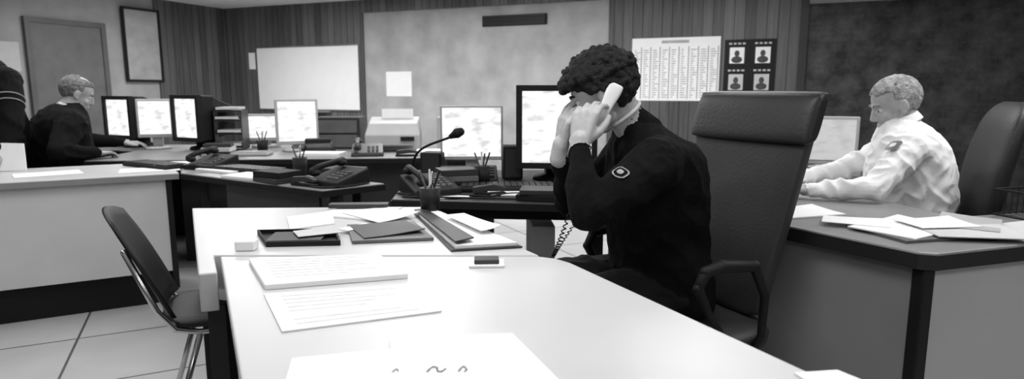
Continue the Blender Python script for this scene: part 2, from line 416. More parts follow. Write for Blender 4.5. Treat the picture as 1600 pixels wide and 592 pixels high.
desk('console_desk', [(-2.74, 4.08), (-.25, 4.3), (-.25, 5.3), (-3.4, 5.3), (-3.4, 4.86), (-2.80, 4.76)], M_mid, 'long grey console desk carrying monitors and a printer', edge=M_black, panels=[
    ('front_panel', (-2.3, 4.4), (-.3, 4.4), .0, .715, .02, M_dark), ('front_panel', (-3.3, 4.92), (-2.75, 4.86), .0, .715, .02, M_dark), ('back_panel', (-3.3, 5.2), (-.3, 5.2), .0, .715, .02, M_dark)])
N = V((1.155, 1.72, 0)); RL = V((-.52, .857, 0)).normalized(); RR = V((.95, .31, 0)).normalized()
e = lambda s, t: tuple((N+RL*s+RR*t).xy)
rd = desk('desk', [e(.03, 0), e(0, .03), e(0, 1.45), (2.42, 2.48), (1.66, 2.27), (1.58, 2.32), (1.42, 3.2), (.75, 3.1), e(1.05, 0)], M_mid, 'grey corner desk with black rounded edge and metal panels', edge=M_edge, th=.045, bev=.006, panels=[
    ('side_panel', e(.06, .03), e(1.0, .03), .03, .70, -.02, M_panel2), ('front_panel', e(.03, .06), e(.03, 1.4), .03, .70, .02, M_panelr),
    ('back_panel', (.80, 3.0), (1.36, 3.1), .03, .70, .02, M_panel2), ('end_panel', (2.4, 2.18), (2.33, 2.4), .03, .70, .02, M_panel2)])
px = N+RL*.035+RR*.035
G().box((px.x, px.y, .352), (.042, .042, .70), rz=.3).out('corner_leg', M_black, rd, bevel=.006)
desk('side_table', [(1.45, 3.35), (2.3, 3.35), (2.3, 3.95), (1.45, 3.95)], M_dark, 'dark side table holding a computer monitor', panels=[('back_panel', (1.5, 3.9), (2.25, 3.9), .1, .71, .02, M_dark)],
     legs=[(1.5, 3.42, .05, M_black), (2.25, 3.42, .05, M_black), (1.5, 3.87, .05, M_black), (2.25, 3.87, .05, M_black)], cat='table')

# ---------------------------------------------------------------- monitors, keyboards, telephones
def lcd(loc, rz, w, h, zb, shell, scr, label, bez=.018, foot=.11, group=None):
    r = root('computer_monitor', loc, rz, label=label, cat='monitor', group=group)
    G().box((0, .02, zb+h/2), (w, .036, h)).out('housing', shell, r, local=True, bevel=.006)
    G().box((0, -.0005, zb+h/2+.004), (w-2*bez, .006, h-2*bez-.008)).out('screen', scr, r, local=True)
    g = G().box((0, .05, (zb+.05)/2+.01), (.07, .025, zb+.03)); g.out('stand', shell, r, local=True, bevel=.005)
    g = G(); g.loft([((0, .04, .001), (foot, 0, 0), (0, foot*.75, 0)), ((0, .04, .012), (foot, 0, 0), (0, foot*.75, 0)), ((0, .045, .02), (foot*.7, 0, 0), (0, foot*.5, 0))], sub=1)
    g.out('foot', shell, r, local=True, smooth=True)
def crt(loc, rz, w, h, shell, scr, label, group=None, dep=.36):
    r = root('computer_monitor', loc, rz, label=label, cat='monitor', group=group); zb = .07; zc = zb+h/2
    g = G()
    def rg(y, a, b, z, k=.02): return [V((sx*a, y, z+sz*b)) for sx, sz in ((-1, -1), (1, -1), (1, 1), (-1, 1))]
    g.ringskin([rg(.012, w/2, h/2, zc), rg(.12, w/2*.97, h/2*.97, zc), rg(.2, w/2*.8, h/2*.82, zc-.005), rg(dep, w/2*.6, h/2*.6, zc-.02)])
    g.out('housing', shell, r, local=True, bevel=.012)
    g = G(); b = .028
    for c, d in (((-w/2+b/2, 0, zc), (b, .03, h)), ((w/2-b/2, 0, zc), (b, .03, h)), ((0, 0, zb+b/2), (w-2*b, .03, b)), ((0, 0, zb+h-b/2), (w-2*b, .03, b))): g.box(c, d)
    g.out('bezel', shell, r, local=True)
    g = G(); nx, nz = 10, 8; vs = []; a, c2 = w/2-b, h/2-b
    for j in range(nz+1):
        for i in range(nx+1):
            x, z = -1+2*i/nx, -1+2*j/nz; vs.append((x*a, -.001-.012*(1-x*x)*(1-z*z)+.004, zc+z*c2))
    g.add(vs, [(j*(nx+1)+i, j*(nx+1)+i+1, (j+1)*(nx+1)+i+1, (j+1)*(nx+1)+i) for j in range(nz) for i in range(nx)])
    g.out('screen', scr, r, local=True, smooth=True)
    g = G(); g.loft([((0, .16, .001), (.13, 0, 0), (0, .11, 0)), ((0, .16, .02), (.12, 0, 0), (0, .1, 0)), ((0, .16, .03), (.07, 0, 0), (0, .07, 0)), ((0, .16, .085), (.07, 0, 0), (0, .07, 0))], sub=1)
    g.out('stand', shell, r, local=True, smooth=True)
def keyboard(x, y, rz, m, z=.751):
    r = root('keyboard', (x, y, z), rz, label=('black' if m in (M_black, M_dark) else 'beige')+' computer keyboard on the desk', cat='keyboard')
    G().box((0, 0, .01), (.44, .15, .018)).out('keyboard_case', m, r, local=True, bevel=.004)
    g = G()
    for j in range(5):
        for i in range(15): g.box((-.196+.028*i, -.052+.026*j, .023), (.023, .021, .008))
    g.out('key_field', M_dark if m is M_black else M_beige, r, local=True)
def telephone(x, y, rz, m, label, z=.751):
    r = root('telephone', (x, y, z), rz, label=label, cat='telephone')
    g = G(); g.ringskin([[V(p) for p in ((-.11, -.1, 0), (.11, -.1, 0), (.11, .11, 0), (-.11, .11, 0))], [V(p) for p in ((-.105, -.095, .025), (.105, -.095, .025), (.105, .105, .075), (-.105, .105, .075))]])
    g.out('telephone_base', m, r, local=True, bevel=.006)
    g = G()
    for j in range(4):
        for i in range(3): g.box((.01+.028*i, -.06+.028*j, .037+.0065*j), (.018, .016, .012))
    g.out('keypad', M_folder2, r, local=True)
    g = G(); g.tube([(-.065, -.09, .065), (-.065, -.05, .085), (-.065, .05, .1), (-.065, .09, .1)], [.02, .014, .014, .02])
    g.ell((-.065, -.08, .058), (.028, .028, .018)); g.ell((-.065, .085, .092), (.028, .028, .018))
    g.out('handset', m, r, local=True, smooth=True)
def quadprism(name, P, z0, z1, m, label, cat, bev=0, group=None):
    c = centroid(P)
    o = G().prism([(p[0]-c[0], p[1]-c[1]) for p in P], 0, z1-z0).out(name, m, bevel=bev, label=label, cat=cat, group=group)
    o.location = (c[0], c[1], z0); return o
def sheet(x, y, w, h, a, z, th, m, label, name='paper_sheet', cat='paper', group=None, curl=0):
    R = Matrix.Rotation(a, 2); g = G(); n = 6; vs = []
    for k in (0, 1):
        for j in range(n+1):
            for i in range(n+1):
                u, v = i/n-.5, j/n-.5; p = R @ V((u*w, v*h)); lift = curl*max(0, (u+v))**2
                vs.append((p.x, p.y, k*th+lift))
    m_ = (n+1)**2; fs = []
    for j in range(n):
        for i in range(n):
            q4 = (j*(n+1)+i, j*(n+1)+i+1, (j+1)*(n+1)+i+1, (j+1)*(n+1)+i); fs += [tuple(reversed(q4)), tuple(t+m_ for t in q4)]
    def side(a_, b_): fs.append((a_, b_, b_+m_, a_+m_))
    for i in range(n):
        side(i, i+1); side(n*(n+1)+i+1, n*(n+1)+i); side((i+1)*(n+1), i*(n+1)); side(i*(n+1)+n, (i+1)*(n+1)+n)
    g.add(vs, fs); o = g.out(name, m, label=label, cat=cat, group=group); o.location = (x, y, z); return o
def printlines(o, P, z, rows=9, m=None, skip=.15):
    A, B, C, D = [V((p[0], p[1], 0)) for p in P]; g = G()
    for j in range(rows):
        v = .12+.76*j/(rows-1)
        if random.random() < skip: continue
        u0, u1 = .1, random.uniform(.55, .9)
        L0, L1 = A.lerp(D, v), B.lerp(C, v); p, q2 = L0.lerp(L1, u0), L0.lerp(L1, u1)
        n = (A-D).normalized()*.0022
        g.prism([(k.x, k.y) for k in (p-n, q2-n, q2+n, p+n)], z, z+.0004)
    if g.v: g.out('printed_text', m or M_paleink, o)
def stapler(x, y, rz, z=.751):
    r = root('stapler', (x, y, z), rz, label='small black stapler lying on the desk', cat='stapler')
    G().box((0, 0, .006), (.15, .034, .010)).out('stapler_base', M_black, r, local=True, bevel=.002)
    g = G(); g.ringskin([[V((-.07, y_, z_)) for y_, z_ in ((-.014, .012), (.014, .012), (.012, .04), (-.012, .04))], [V((.02, y_, z_)) for y_, z_ in ((-.015, .022), (.015, .022), (.012, .048), (-.012, .048))], [V((.075, y_, z_)) for y_, z_ in ((-.014, .022), (.014, .022), (.011, .034), (-.011, .034))]])
    g.out('stapler_arm', M_dark, r, local=True, bevel=.003)
def pen_cup(x, y, z=.751):
    r = root('pen_cup', (x, y, z), label='black pen cup full of pens on the desk', cat='pen holder')
    g = G(); g.loft([((0, 0, .0), (.034, 0, 0), (0, .034, 0)), ((0, 0, .095), (.038, 0, 0), (0, .038, 0))], e=2, sub=1).out('cup', M_black, r, local=True, smooth=True)
    for i in range(4):
        a_ = i*1.7; G().tube([(.015*math.cos(a_), .015*math.sin(a_), .096), (.035*math.cos(a_), .035*math.sin(a_), .155)], .004, n=6).out('pen', [M_black, M_paper2, M_folder2, M_chrome][i], r, local=True)
def book_pile(x, y, rz, hs, mats, z=.751):
    for i, h_ in enumerate(hs):
        o = G().box((0, 0, h_/2), (.2-.012*i, .15-.01*i, h_-.001)).out('manual', mats[i % len(mats)], bevel=.002, label='dark bound manual lying in a low pile on the desk', cat='book', group='manuals piled on the desks')
        o.location = (x, y, z); o.rotation_euler = (0, 0, rz+.15*((i*7) % 3-1)); z += h_

G_s = 'monitors on the rear console'
crt((-3.06, 5.0, .751), facing(-.45, -.9), .34, .33, M_black, M_screen, 'black tube monitor with lit screen turned sideways', G_s)
lcd((-2.70, 4.86, .751), facing(.25, -.95), .25, .29, .09, M_beige, M_screen, 'pale monitor with a bright white screen', group=G_s, foot=.09)
crt((-2.40, 4.74, .751), facing(-.45, -.9), .30, .34, M_black, M_screen, 'black tube monitor angled away with bright lit screen', G_s)
lcd((-1.94, 5.04, .751), facing(.3, -.95), .27, .21, .05, M_beige, M_screen, 'small pale monitor with bright screen', group=G_s)
lcd((-1.57, 4.7, .751), facing(.45, -.9), .30, .33, .05, M_beige, M_screen, 'slim pale monitor tilted beside the printer', group=G_s)
lcd((-.215, 3.42, .751), facing(.05, -1), .335, .29, .075, M_beige, M_screen, 'pale flat monitor with bright screen on the console', bez=.012)
crt((.215, 3.08, .751), facing(-.12, -1), .39, .40, M_black, M_screen, 'large black tube monitor with bright screen behind the caller')
lcd((1.80, 3.6, .751), facing(-.35, -.93), .27, .27, .03, M_beige, M_screen2, 'pale flat monitor in front of the person in white shirt')
keyboard(-.02, 2.88, .05, M_black); keyboard(-1.45, 3.52, facing(-.5, -.9)+.05, M_black); keyboard(-1.9, 4.42, .1, M_beige)
telephone(-.36, 2.79, .5, M_black, 'black desk telephone on the console'); telephone(-.84, 3.05, -.6, M_black, 'black desk telephone on the grey wing desk')
telephone(-1.0, 4.42, .2, M_dark, 'dark desk telephone near the printer')
telephone(.44, 2.74, .2, M_black, 'black desk telephone behind the caller')
telephone(-1.74, 3.68, -.4, M_black, 'black desk telephone at the back of the wing desk')
keyboard(-2.1, 3.75, facing(-.5, -.85), M_black)
for (x, y, rz, w_, h_) in [(.0, 3.25, .1, .1, .17), (-.42, 3.42, -.2, .12, .12)]:
    r = root('desktop_speaker', (x, y, .751), rz, label='small black desktop speaker on the console', cat='speaker')
    G().box((0, 0, h_/2), (w_, .11, h_)).out('speaker_box', M_black, r, local=True, bevel=.008)
    G().box((0, -.057, h_/2), (w_*.8, .006, h_*.82)).out('speaker_grille', M_dark, r, local=True)
r = root('radio_console', (-.20, 3.18, .751), .05, label='dark radio console with sloping button panel', cat='radio')
g = G(); g.ringskin([[V(p) for p in ((-.17, -.1, 0), (.13, -.1, 0), (.13, .1, 0), (-.17, .1, 0))], [V(p) for p in ((-.165, -.095, .02), (.125, -.095, .02), (.125, .095, .065), (-.165, .095, .065))]])
g.out('console_case', M_black, r, local=True, bevel=.005)
g = G()
for j in range(4):
    for i in range(8): g.box((-.14+.034*i, -.07+.036*j, .033+.0085*j), (.024, .022, .008))
g.out('button_field', M_dark, r, local=True)
r = root('headset', (-.42, 3.02, .751), .4, label='black headset lying on the console desk', cat='headset')
g = G(); g.tube([(-.07, 0, .03), (-.06, .05, .035), (0, .085, .04), (.06, .05, .035), (.07, 0, .03)], .007, n=8).out('headband', M_black, r, local=True, smooth=True)
for sx in (-1, 1): G().ell((sx*.07, -.01, .03), (.018, .03, .03)).out('earpad', M_black, r, local=True, smooth=True)
pen_cup(-.14, 2.99); pen_cup(-1.12, 3.36); pen_cup(.30, 2.84); pen_cup(-1.78, 4.56); pen_cup(-.30, 2.31, Z0 := .7515)
stapler(-.10, 2.72, .4); stapler(-.98, 2.99, -.5); stapler(-.72, 4.36, .1)
book_pile(-.26, 2.98, .2, [.03, .025, .03], [M_black, M_folder2, M_dark])
book_pile(-1.16, 3.14, -.5, [.025, .03], [M_dark, M_black]); book_pile(-1.40, 4.62, .1, [.04, .03, .03], [M_dark, M_folder2, M_black])
book_pile(.13, 2.63, -.1, [.025, .02], [M_black, M_dark]); book_pile(-2.02, 4.40, .1, [.03, .03, .025], [M_black, M_paper2, M_dark])
book_pile(-.85, 3.22, -.4, [.03, .03], [M_black, M_folder])
for k, pts in enumerate([[(-.5, 2.74), (-.35, 2.66), (-.22, 2.70), (-.1, 2.66), (.0, 2.74), (.2, 2.74), (.3, 2.66)], [(-.72, 3.1), (-.9, 3.12), (-.98, 3.22), (-1.05, 3.24), (-1.2, 3.34), (-1.35, 3.36)], [(.05, 3.0), (.15, 2.97), (.25, 2.96), (.38, 2.9), (.42, 2.86)], [(-.5, 2.95), (-.3, 2.9), (-.30, 3.06), (-.1, 3.06), (.0, 3.1)], [(-.7, 3.05), (-.76, 2.95), (-.88, 2.90), (-1.0, 3.05), (-1.0, 3.2)], [(-.46, 2.66), (-.40, 2.64), (-.2, 2.62), (.02, 2.59), (.2, 2.55)]]):
    o = root('cable', (pts[0][0], pts[0][1], .7505), label='thin black cable trailing over the desk', cat='cable')
    L = [V((x, y, .756)) for x, y in pts]; F = []
    for i in range(len(L)-1):
        for t in range(8): F.append(V([catmull(L[max(i-1, 0)][c], L[i][c], L[i+1][c], L[min(i+2, len(L)-1)][c], t/8) for c in range(3)]))
    G().tube(F, .0045, n=6, balls=False).out('cable_cord', M_black, o, smooth=True)

r = root('desk_microphone', (-.50, 3.16, .751), label='black gooseneck microphone standing on the console', cat='microphone')
G().box((-.50, 3.16, .765), (.08, .12, .028)).out('microphone_base', M_black, r, bevel=.006)
g = G(); pts = []
A0, A1, A2, A3 = V((-.50, 3.16, .775)), V((-.48, 3.08, .93)), V((-.42, 3.03, .93)), V((-.275, 2.99, .985))
for i in range(17):
    t = i/16; pts.append(A0*(1-t)**3+A1*3*t*(1-t)**2+A2*3*t*t*(1-t)+A3*t**3)
g.tube(pts, .006, n=8, balls=False).out('gooseneck', M_black, r, smooth=True)
G().tube([(-.285, 2.992, .984), (-.255, 2.985, 1.0), (-.24, 2.98, 1.006)], [.012, .024, .02]).out('microphone_head', M_black, r, smooth=True)

r = root('printer', (-.90, 4.90, .751), .1, label='beige desktop printer with paper tray', cat='printer')
g = G(); g.ringskin([[V(p) for p in ((-.2, -.18, 0), (.2, -.18, 0), (.2, .18, 0), (-.2, .18, 0))], [V(p) for p in ((-.2, -.18, .12), (.2, -.18, .12), (.2, .18, .12), (-.2, .18, .12))], [V(p) for p in ((-.18, -.1, .2), (.18, -.1, .2), (.19, .17, .24), (-.19, .17, .24))]])
g.out('printer_body', M_beige, r, local=True, bevel=.01)
G().box((0, -.21, .05), (.3, .12, .012)).out('output_tray', M_panel2, r, local=True, bevel=.002)
G().box((.02, .12, .26), (.24, .02, .08)).out('paper_feed', M_paper, r, local=True)
G().box((.11, -.188, .09), (.1, .01, .03)).out('control_panel', M_black, r, local=True)
r = root('file_cabinet', (-1.34, 5.02, .751), .05, label='dark small cabinet box next to the printer', cat='cabinet')
G().box((0, 0, .12), (.34, .26, .24)).out('cabinet_body', M_dark, r, local=True, bevel=.004)
for z in (.06, .17):
    G().box((0, -.135, z), (.3, .008, .095)).out('drawer', M_folder2, r, local=True, bevel=.002)
r = root('paper_sorter', (-2.12, 4.86, .751), .15, label='wire paper sorter stuffed with white forms', cat='paper rack')
g = G()
for z in (.02, .12, .22, .29): g.box((0, 0, z), (.19, .2, .006))
for x in (-.095, .095): g.box((x, 0, .15), (.006, .2, .29))
g.out('rack_frame', M_dark, r, local=True)
for z in (.04, .14, .238, .308): G().box((random.uniform(-.008, .008), -.01, z+.004), (.165, .18, .018)).out('paper_stack', M_paper2, r, local=True)
for i in range(4):
    o = G().box((0, 0, .12), (.05, .2, .24)).out('ring_binder', [M_beige, M_dark, M_paper2, M_folder2][i], bevel=.003, label='upright ring binder standing on the rear console', cat='binder', group='binders on the rear console')
    o.location = (-.55+.056*i, 5.0, .751)
sheet(-.50, 4.48, .34, .2, .05, .751, .03, M_paper, 'stack of white forms on the rear console', 'paper_stack', 'papers')
sheet(-1.32, 4.42, .3, .18, -.1, .751, .02, M_paper, 'stack of white forms on the rear console', 'paper_stack', 'papers')

for i, (x, y, w, h, a_) in enumerate([(-2.05, 3.60, .3, .21, .5), (-1.60, 3.56, .3, .18, -.55), (-1.30, 3.28, .36, .2, -.5), (-2.5, 3.42, .3, .21, .7), (-1.84, 3.88, .26, .18, -.3), (-1.95, 3.76, .25, .18, .2)]):
    sheet(x, y, w, h, a_, .7512+(.004*i if i in (4, 5) else 0), (.012 if i in (1, 2) else .002), M_paper, 'loose white papers lying on the grey desk', group='papers on the reception desk')
sheet(.02, 2.76, .26, .13, -.1, .7512, .004, M_paper, 'white paper near the console edge')
sheet(-.28, 2.66, .2, .07, .1, .7512, .003, M_paper, 'small white paper on the console')
r = root('storage_box', (-1.42, 3.32, 0), .4, label='open pale cardboard box under the grey desk', cat='box')
g = G()
for c, d in (((0, 0, .01), (.26, .2, .02)), ((-.125, 0, .25), (.01, .2, .46)), ((.125, 0, .25), (.01, .2, .46)), ((0, -.095, .25), (.24, .01, .46)), ((0, .095, .25), (.24, .01, .46))): g.box(c, d)
g.out('box_body', M_beige, r, local=True)
r = root('computer_tower', (.13, 2.93, 0), .05, label='pale slim computer tower under the console', cat='computer')
G().box((0, 0, .31), (.1, .38, .60)).out('tower_case', M_beige, r, local=True, bevel=.005)
G().box((0, -.192, .45), (.08, .006, .04)).out('drive_bay', M_black, r, local=True)
G().box((0, 0, .005), (.09, .34, .009)).out('foot', M_black, r, local=True)

# ---------------------------------------------------------------- near desk items
Z = .7508
P = [(-.69, 1.63), (-.36, 1.68), (-.25, 1.49), (-.56, 1.40)]
o = quadprism('paper_stack', P, Z, Z+.012, M_paper, 'thick stack of white forms on the white desk', 'papers', .001); printlines(o, P, Z+.0122, 8)
P = [(-.55, 1.365), (-.24, 1.435), (-.144, 1.255), (-.43, 1.142)]
o = quadprism('paper_sheet', P, Z, Z+.003, M_paper, 'printed white form lying on the white desk', 'paper'); printlines(o, P, Z+.0032, 8)
P = [(-.37, 1.02), (-.06, 1.10), (.05, .80), (-.30, .70)]
o = quadprism('paper_sheet', P, Z, Z+.003, M_paper, 'large white paper under another sheet on the desk', 'paper')
P = [(-.22, 1.10), (.0, 1.125), (.10, .86), (-.16, .80)]
o = quadprism('paper_sheet', P, Z+.0032, Z+.0062, M_paper, 'white sheet with dark handwritten marks on the desk', 'paper')
def scrib(pts, wid):
    g = G(); v0 = [V((x, y, Z+.0064)) for x, y in pts]; F = []
    for i in range(len(v0)-1):
        for t in range(5): F.append(V([catmull(v0[max(i-1, 0)][c], v0[i][c], v0[i+1][c], v0[min(i+2, len(v0)-1)][c], t/5) for c in range(3)]))
    g.tube(F, [wid*(.5+.5*abs(math.sin(i*.7))) for i in range(len(F))], n=6, balls=False).out('handwriting', M_ink, o)
scrib([(-.19, .958), (-.185, .970), (-.18, .958)], .0016)
scrib([(-.135, .958), (-.13, .974), (-.122, .976), (-.118, .962), (-.112, .96), (-.106, .972)], .0022)
scrib([(-.085, .96), (-.08, .978), (-.073, .97), (-.076, .957)], .0022)
quadprism('tape_box', [(-.785, 1.79), (-.73, 1.80), (-.725, 1.755), (-.78, 1.75)], Z, Z+.028, M_paper, 'small white box on the desk', 'box', .004)
# low overlapping row: tray, folders, binder
r = root('document_tray', (-.66, 1.89, Z), .1, label='low black document tray with papers on the white desk', cat='tray')
M_ = [(-.80, 1.965), (-.56, 1.99), (-.50, 1.82), (-.71, 1.80)]
G().prism(M_, Z, Z+.004).out('tray_floor', M_black, r)
for i in range(4):
    a_, b_ = V((*M_[i], 0)), V((*M_[(i+1) % 4], 0)); c_ = V(centroid(M_)); ia, ib = a_.lerp(c_, .05), b_.lerp(c_, .05)
    G().prism([(k.x, k.y) for k in (a_, b_, ib, ia)], Z+.004, Z+.015).out('tray_side', M_black, r)
sheet(-.65, 1.895, .16, .12, .1, Z+.0045, .007, M_folder, 'dark papers lying in the black tray', 'paper_stack', 'papers')
sheet(-.60, 1.93, .13, .09, .5, Z+.0155, .0015, M_paper2, 'grey slip across the black tray', curl=.005)
P = [(-.545, 2.07), (-.33, 2.12), (-.235, 1.88), (-.47, 1.835)]
quadprism('folder', P, Z, Z+.010, M_folder2, 'grey document folder lying on the white desk', 'folder', .002)
sheet(-.40, 1.99, .2, .19, -1.1, Z+.0105, .003, M_folder, 'dark folder on top of the grey folder', 'folder', 'folder', curl=.01)
sheet(-.50, 2.02, .11, .05, .9, Z+.0107, .002, M_paper, 'narrow white slip on the grey folder')
P = [(-.80, 2.23), (-.67, 2.34), (-.60, 2.12), (-.72, 2.03)]
quadprism('paper_sheet', P, Z, Z+.004, M_paper, 'white form lying beside the folders', 'paper')
sheet(-.56, 2.31, .24, .2, -.4, Z, .006, M_paper, 'white papers at the far end of the desk', curl=.01)
sheet(-.47, 2.25, .24, .17, -.8, Z+.0075, .002, M_paper, 'white sheet on other papers', curl=.015)
sheet(-.58, 2.39, .22, .05, .05, Z+.009, .014, M_folder, 'dark clip folder at the far end of the desk', 'folder', 'folder')
r = root('ring_binder', (-.2, 2.05, Z), label='large ring binder lying open with loose white pages', cat='binder')
P = [(-.36, 2.30), (-.27, 2.34), (.03, 1.79), (-.17, 1.745)]
G().prism(P, Z, Z+.005).out('back_cover', M_dark, r)
P2 = [(-.345, 2.27), (-.275, 2.30), (.015, 1.80), (-.16, 1.76)]
G().prism(P2, Z+.0052, Z+.014).out('pages', M_paper, r)
g = G(); A = [V((-.355, 2.29, Z+.015)), V((-.32, 2.305, Z+.017)), V((-.11, 1.80, Z+.026)), V((-.16, 1.765, Z+.022))]
g.ringskin([A, [p+V((0, 0, .004)) for p in A]]); g.out('front_cover', M_folder, r)
sheet(-.13, 2.03, .28, .07, -1.08, Z+.027, .002, M_paper, 'loose white page slipping out of the binder', curl=.01)
r = root('business_card_holder', (-.066, 1.615, Z), .05, label='small dark card holder with white card on the desk', cat='card holder')
G().box((0, 0, .003), (.09, .065, .005)).out('card', M_paper, r, local=True)
G().box((0, .002, .011), (.064, .045, .012)).out('holder_clip', M_folder, r, local=True, bevel=.003)
quadprism('paper_sheet', [(.45, .965), (.525, .975), (.55, .93), (.47, .90)], Z, Z+.003, M_paper, 'corner of a white paper over the desk edge', 'paper')

for (x, y, w, h, a_, z, th, m, lb) in [(1.30, 2.0, .34, .24, .25, 0, .008, M_folder2, 'grey folder under loose papers on the corner desk'), (1.27, 2.02, .3, .21, .55, .0085, .004, M_paper, 'loose white papers spread over the corner desk'),
        (1.42, 1.94, .26, .18, -.15, .013, .003, M_paper2, 'loose grey paper spread over the corner desk'), (1.50, 2.06, .24, .17, .9, .0165, .003, M_beige, 'pale folder on loose papers of the corner desk'),
        (1.07, 2.32, .24, .17, .3, 0, .005, M_paper, 'white paper beside the typing hands'), (1.64, 2.02, .2, .15, .2, 0, .006, M_paper2, 'loose grey paper spread over the corner desk'), (1.15, 2.10, .2, .12, -.5, .013, .002, M_paper, 'white note near the desk edge'), (1.38, 2.04, .2, .14, .1, .02, .002, M_paper, 'loose white papers spread over the corner desk')]:
    sheet(x, y, w, h, a_, Z+z, th, m, lb, curl=.008)
keyboard(1.06, 2.76, facing(.93, -.37), M_beige)
r = root('letter_tray', (1.86, 2.20, Z), .3, label='black wire letter tray on the corner desk', cat='tray')
g = G()
for zz in (.01, .10):
    L = [(-.12, -.09, zz), (.12, -.09, zz), (.12, .09, zz), (-.12, .09, zz), (-.12, -.09, zz)]; g.tube(L, .0035, n=6, balls=False)
for i in range(9):
    x = -.12+.03*i; g.tube([(x, -.09, .10), (x, -.09, .01), (x, .09, .01), (x, .09, .10)], .002, n=5, balls=False)
g.out('wire_frame', M_black, r, local=True)

# ---------------------------------------------------------------- chairs
def office_chair(x, y, f, label, upm, headrest=True, top=1.19, arms=True, h=.46, wd=1.0, ah=0, curved=0):
    r = root('office_chair', (x, y, 0), facing(*f), label=label, cat='chair')
    g = G(); g.loft([((0, 0, h-.09), (.20, 0, 0), (0, .19, 0)), ((0, 0, h-.075), (.24, 0, 0), (0, .235, 0)), ((0, 0, h-.03), (.255, 0, 0), (0, .25, 0)), ((0, 0, h-.008), (.235, 0, 0), (0, .235, 0)), ((0, 0, h), (.19, 0, 0), (0, .19, 0))], e=4)
    g.out('seat', upm, r, local=True, smooth=True)
    k = (top-.47)
    g = G()
    if curved: rs = [((0, .205, .47), (.15, 0, 0), (0, .02, 0)), ((0, .21, .485), (.2, 0, 0), (0, .035, 0)), ((0, .235, .47+k*.25), (.235, 0, 0), (0, .045, 0)), ((0, .265, .47+k*.6), (.245, 0, 0), (0, .045, 0)), ((0, .30, .47+k*.85), (.225, 0, 0), (0, .04, 0)), ((0, .325, .47+k*.96), (.18, 0, 0), (0, .03, 0)), ((0, .335, top), (.11, 0, 0), (0, .014, 0))]
    else: rs = [((0, .205, .47), (.13*wd, 0, 0), (0, .015, 0)), ((0, .21, .485), (.175*wd, 0, 0), (0, .028, 0)), ((0, .235, .47+k*.25), (.20*wd, 0, 0), (0, .032, 0)), ((0, .27, .47+k*.55), (.228*wd, 0, 0), (0, .03, 0)), ((0, .31, .47+k*.85), (.25*wd, 0, 0), (0, .026, 0)), ((0, .332, top-.012), (.265*wd, 0, 0), (0, .018, 0)), ((0, .337, top), (.26*wd, 0, 0), (0, .008, 0))]
    g.loft(rs, e=3.2 if curved else 6, n=48)
    g.out('backrest', upm, r, local=True, smooth=True)
    if headrest:
        g = G(); zc = top-.078
        def rr(x_, dy, dz, yy=.306): return ((x_*wd, yy, zc), (0, dy, .35*dy), (0, .35*.06*dz/.07, dz))
        rs = [rr(-.258, .010, .055, .316), rr(-.254, .022, .072, .312), rr(-.22, .034, .078), rr(0, .038, .079, .303), rr(.22, .034, .078), rr(.258, .022, .074, .312), rr(.263, .010, .06, .316)]
        g.loft(rs, e=3.4); g.out('headrest', M_leather, r, local=True, smooth=True)
    if arms:
        for sx in (-1, 1):
            g = G(); g.tube([(sx*.25, .10, .40), (sx*.28, .10, .46), (sx*.285, .10, .56+ah*.5), (sx*.285, .05, .63+ah), (sx*.285, -.08, .645+ah), (sx*.285, -.14, .635+ah), (sx*.285, -.165, .59+ah), (sx*.285, -.12, .53+ah*.6), (sx*.28, -.04, .46), (sx*.24, -.02, .40)], [.012, .012, .014, .018, .02, .018, .016, .012, .011, .010], n=10)
            g.out('armrest', M_black, r, local=True, smooth=True)
    G().tube([(0, 0, .11), (0, 0, h-.08)], .028, balls=False, n=16).out('gas_column', M_chrome, r, local=True, smooth=True)
    G().box((0, 0, h-.105), (.22, .2, .03)).out('tilt_mechanism', M_black, r, local=True, bevel=.004)
    G().box((0, .17, h-.09), (.09, .2, .02)).out('back_bracket', M_black, r, local=True)
    g = G()
    for i in range(5):
        a = 2*math.pi*i/5+.3; g.tube([(0, 0, .12), (.15*math.cos(a), .15*math.sin(a), .105), (.29*math.cos(a), .29*math.sin(a), .075)], [.03, .022, .014], n=10)
    g.out('star_base', M_black, r, local=True, smooth=True)
    for i in range(5):
        a = 2*math.pi*i/5+.3; cx, cy = .29*math.cos(a), .29*math.sin(a)
        G().tube([(cx-.022*math.sin(a), cy+.022*math.cos(a), .028), (cx+.022*math.sin(a), cy-.022*math.cos(a), .028)], .027, balls=False, n=16).tube([(cx, cy, .03), (cx, cy, .075)], .008, balls=False).out('caster', M_black, r, local=True)
    return r
office_chair(.545, 2.065, (-.896, -.442), 'high-backed dark leather swivel chair with padded headrest, occupied by the caller', M_leather2, wd=1.0, ah=.055)
office_chair(1.76, 2.785, (-.93, .37), 'black high-backed swivel chair occupied by person in white shirt', M_leather, headrest=False, top=1.15, curved=1)
office_chair(-3.03, 4.27, (.6, .8), 'black swivel chair under the person in dark suit', M_leather, headrest=False, top=.82, arms=False)

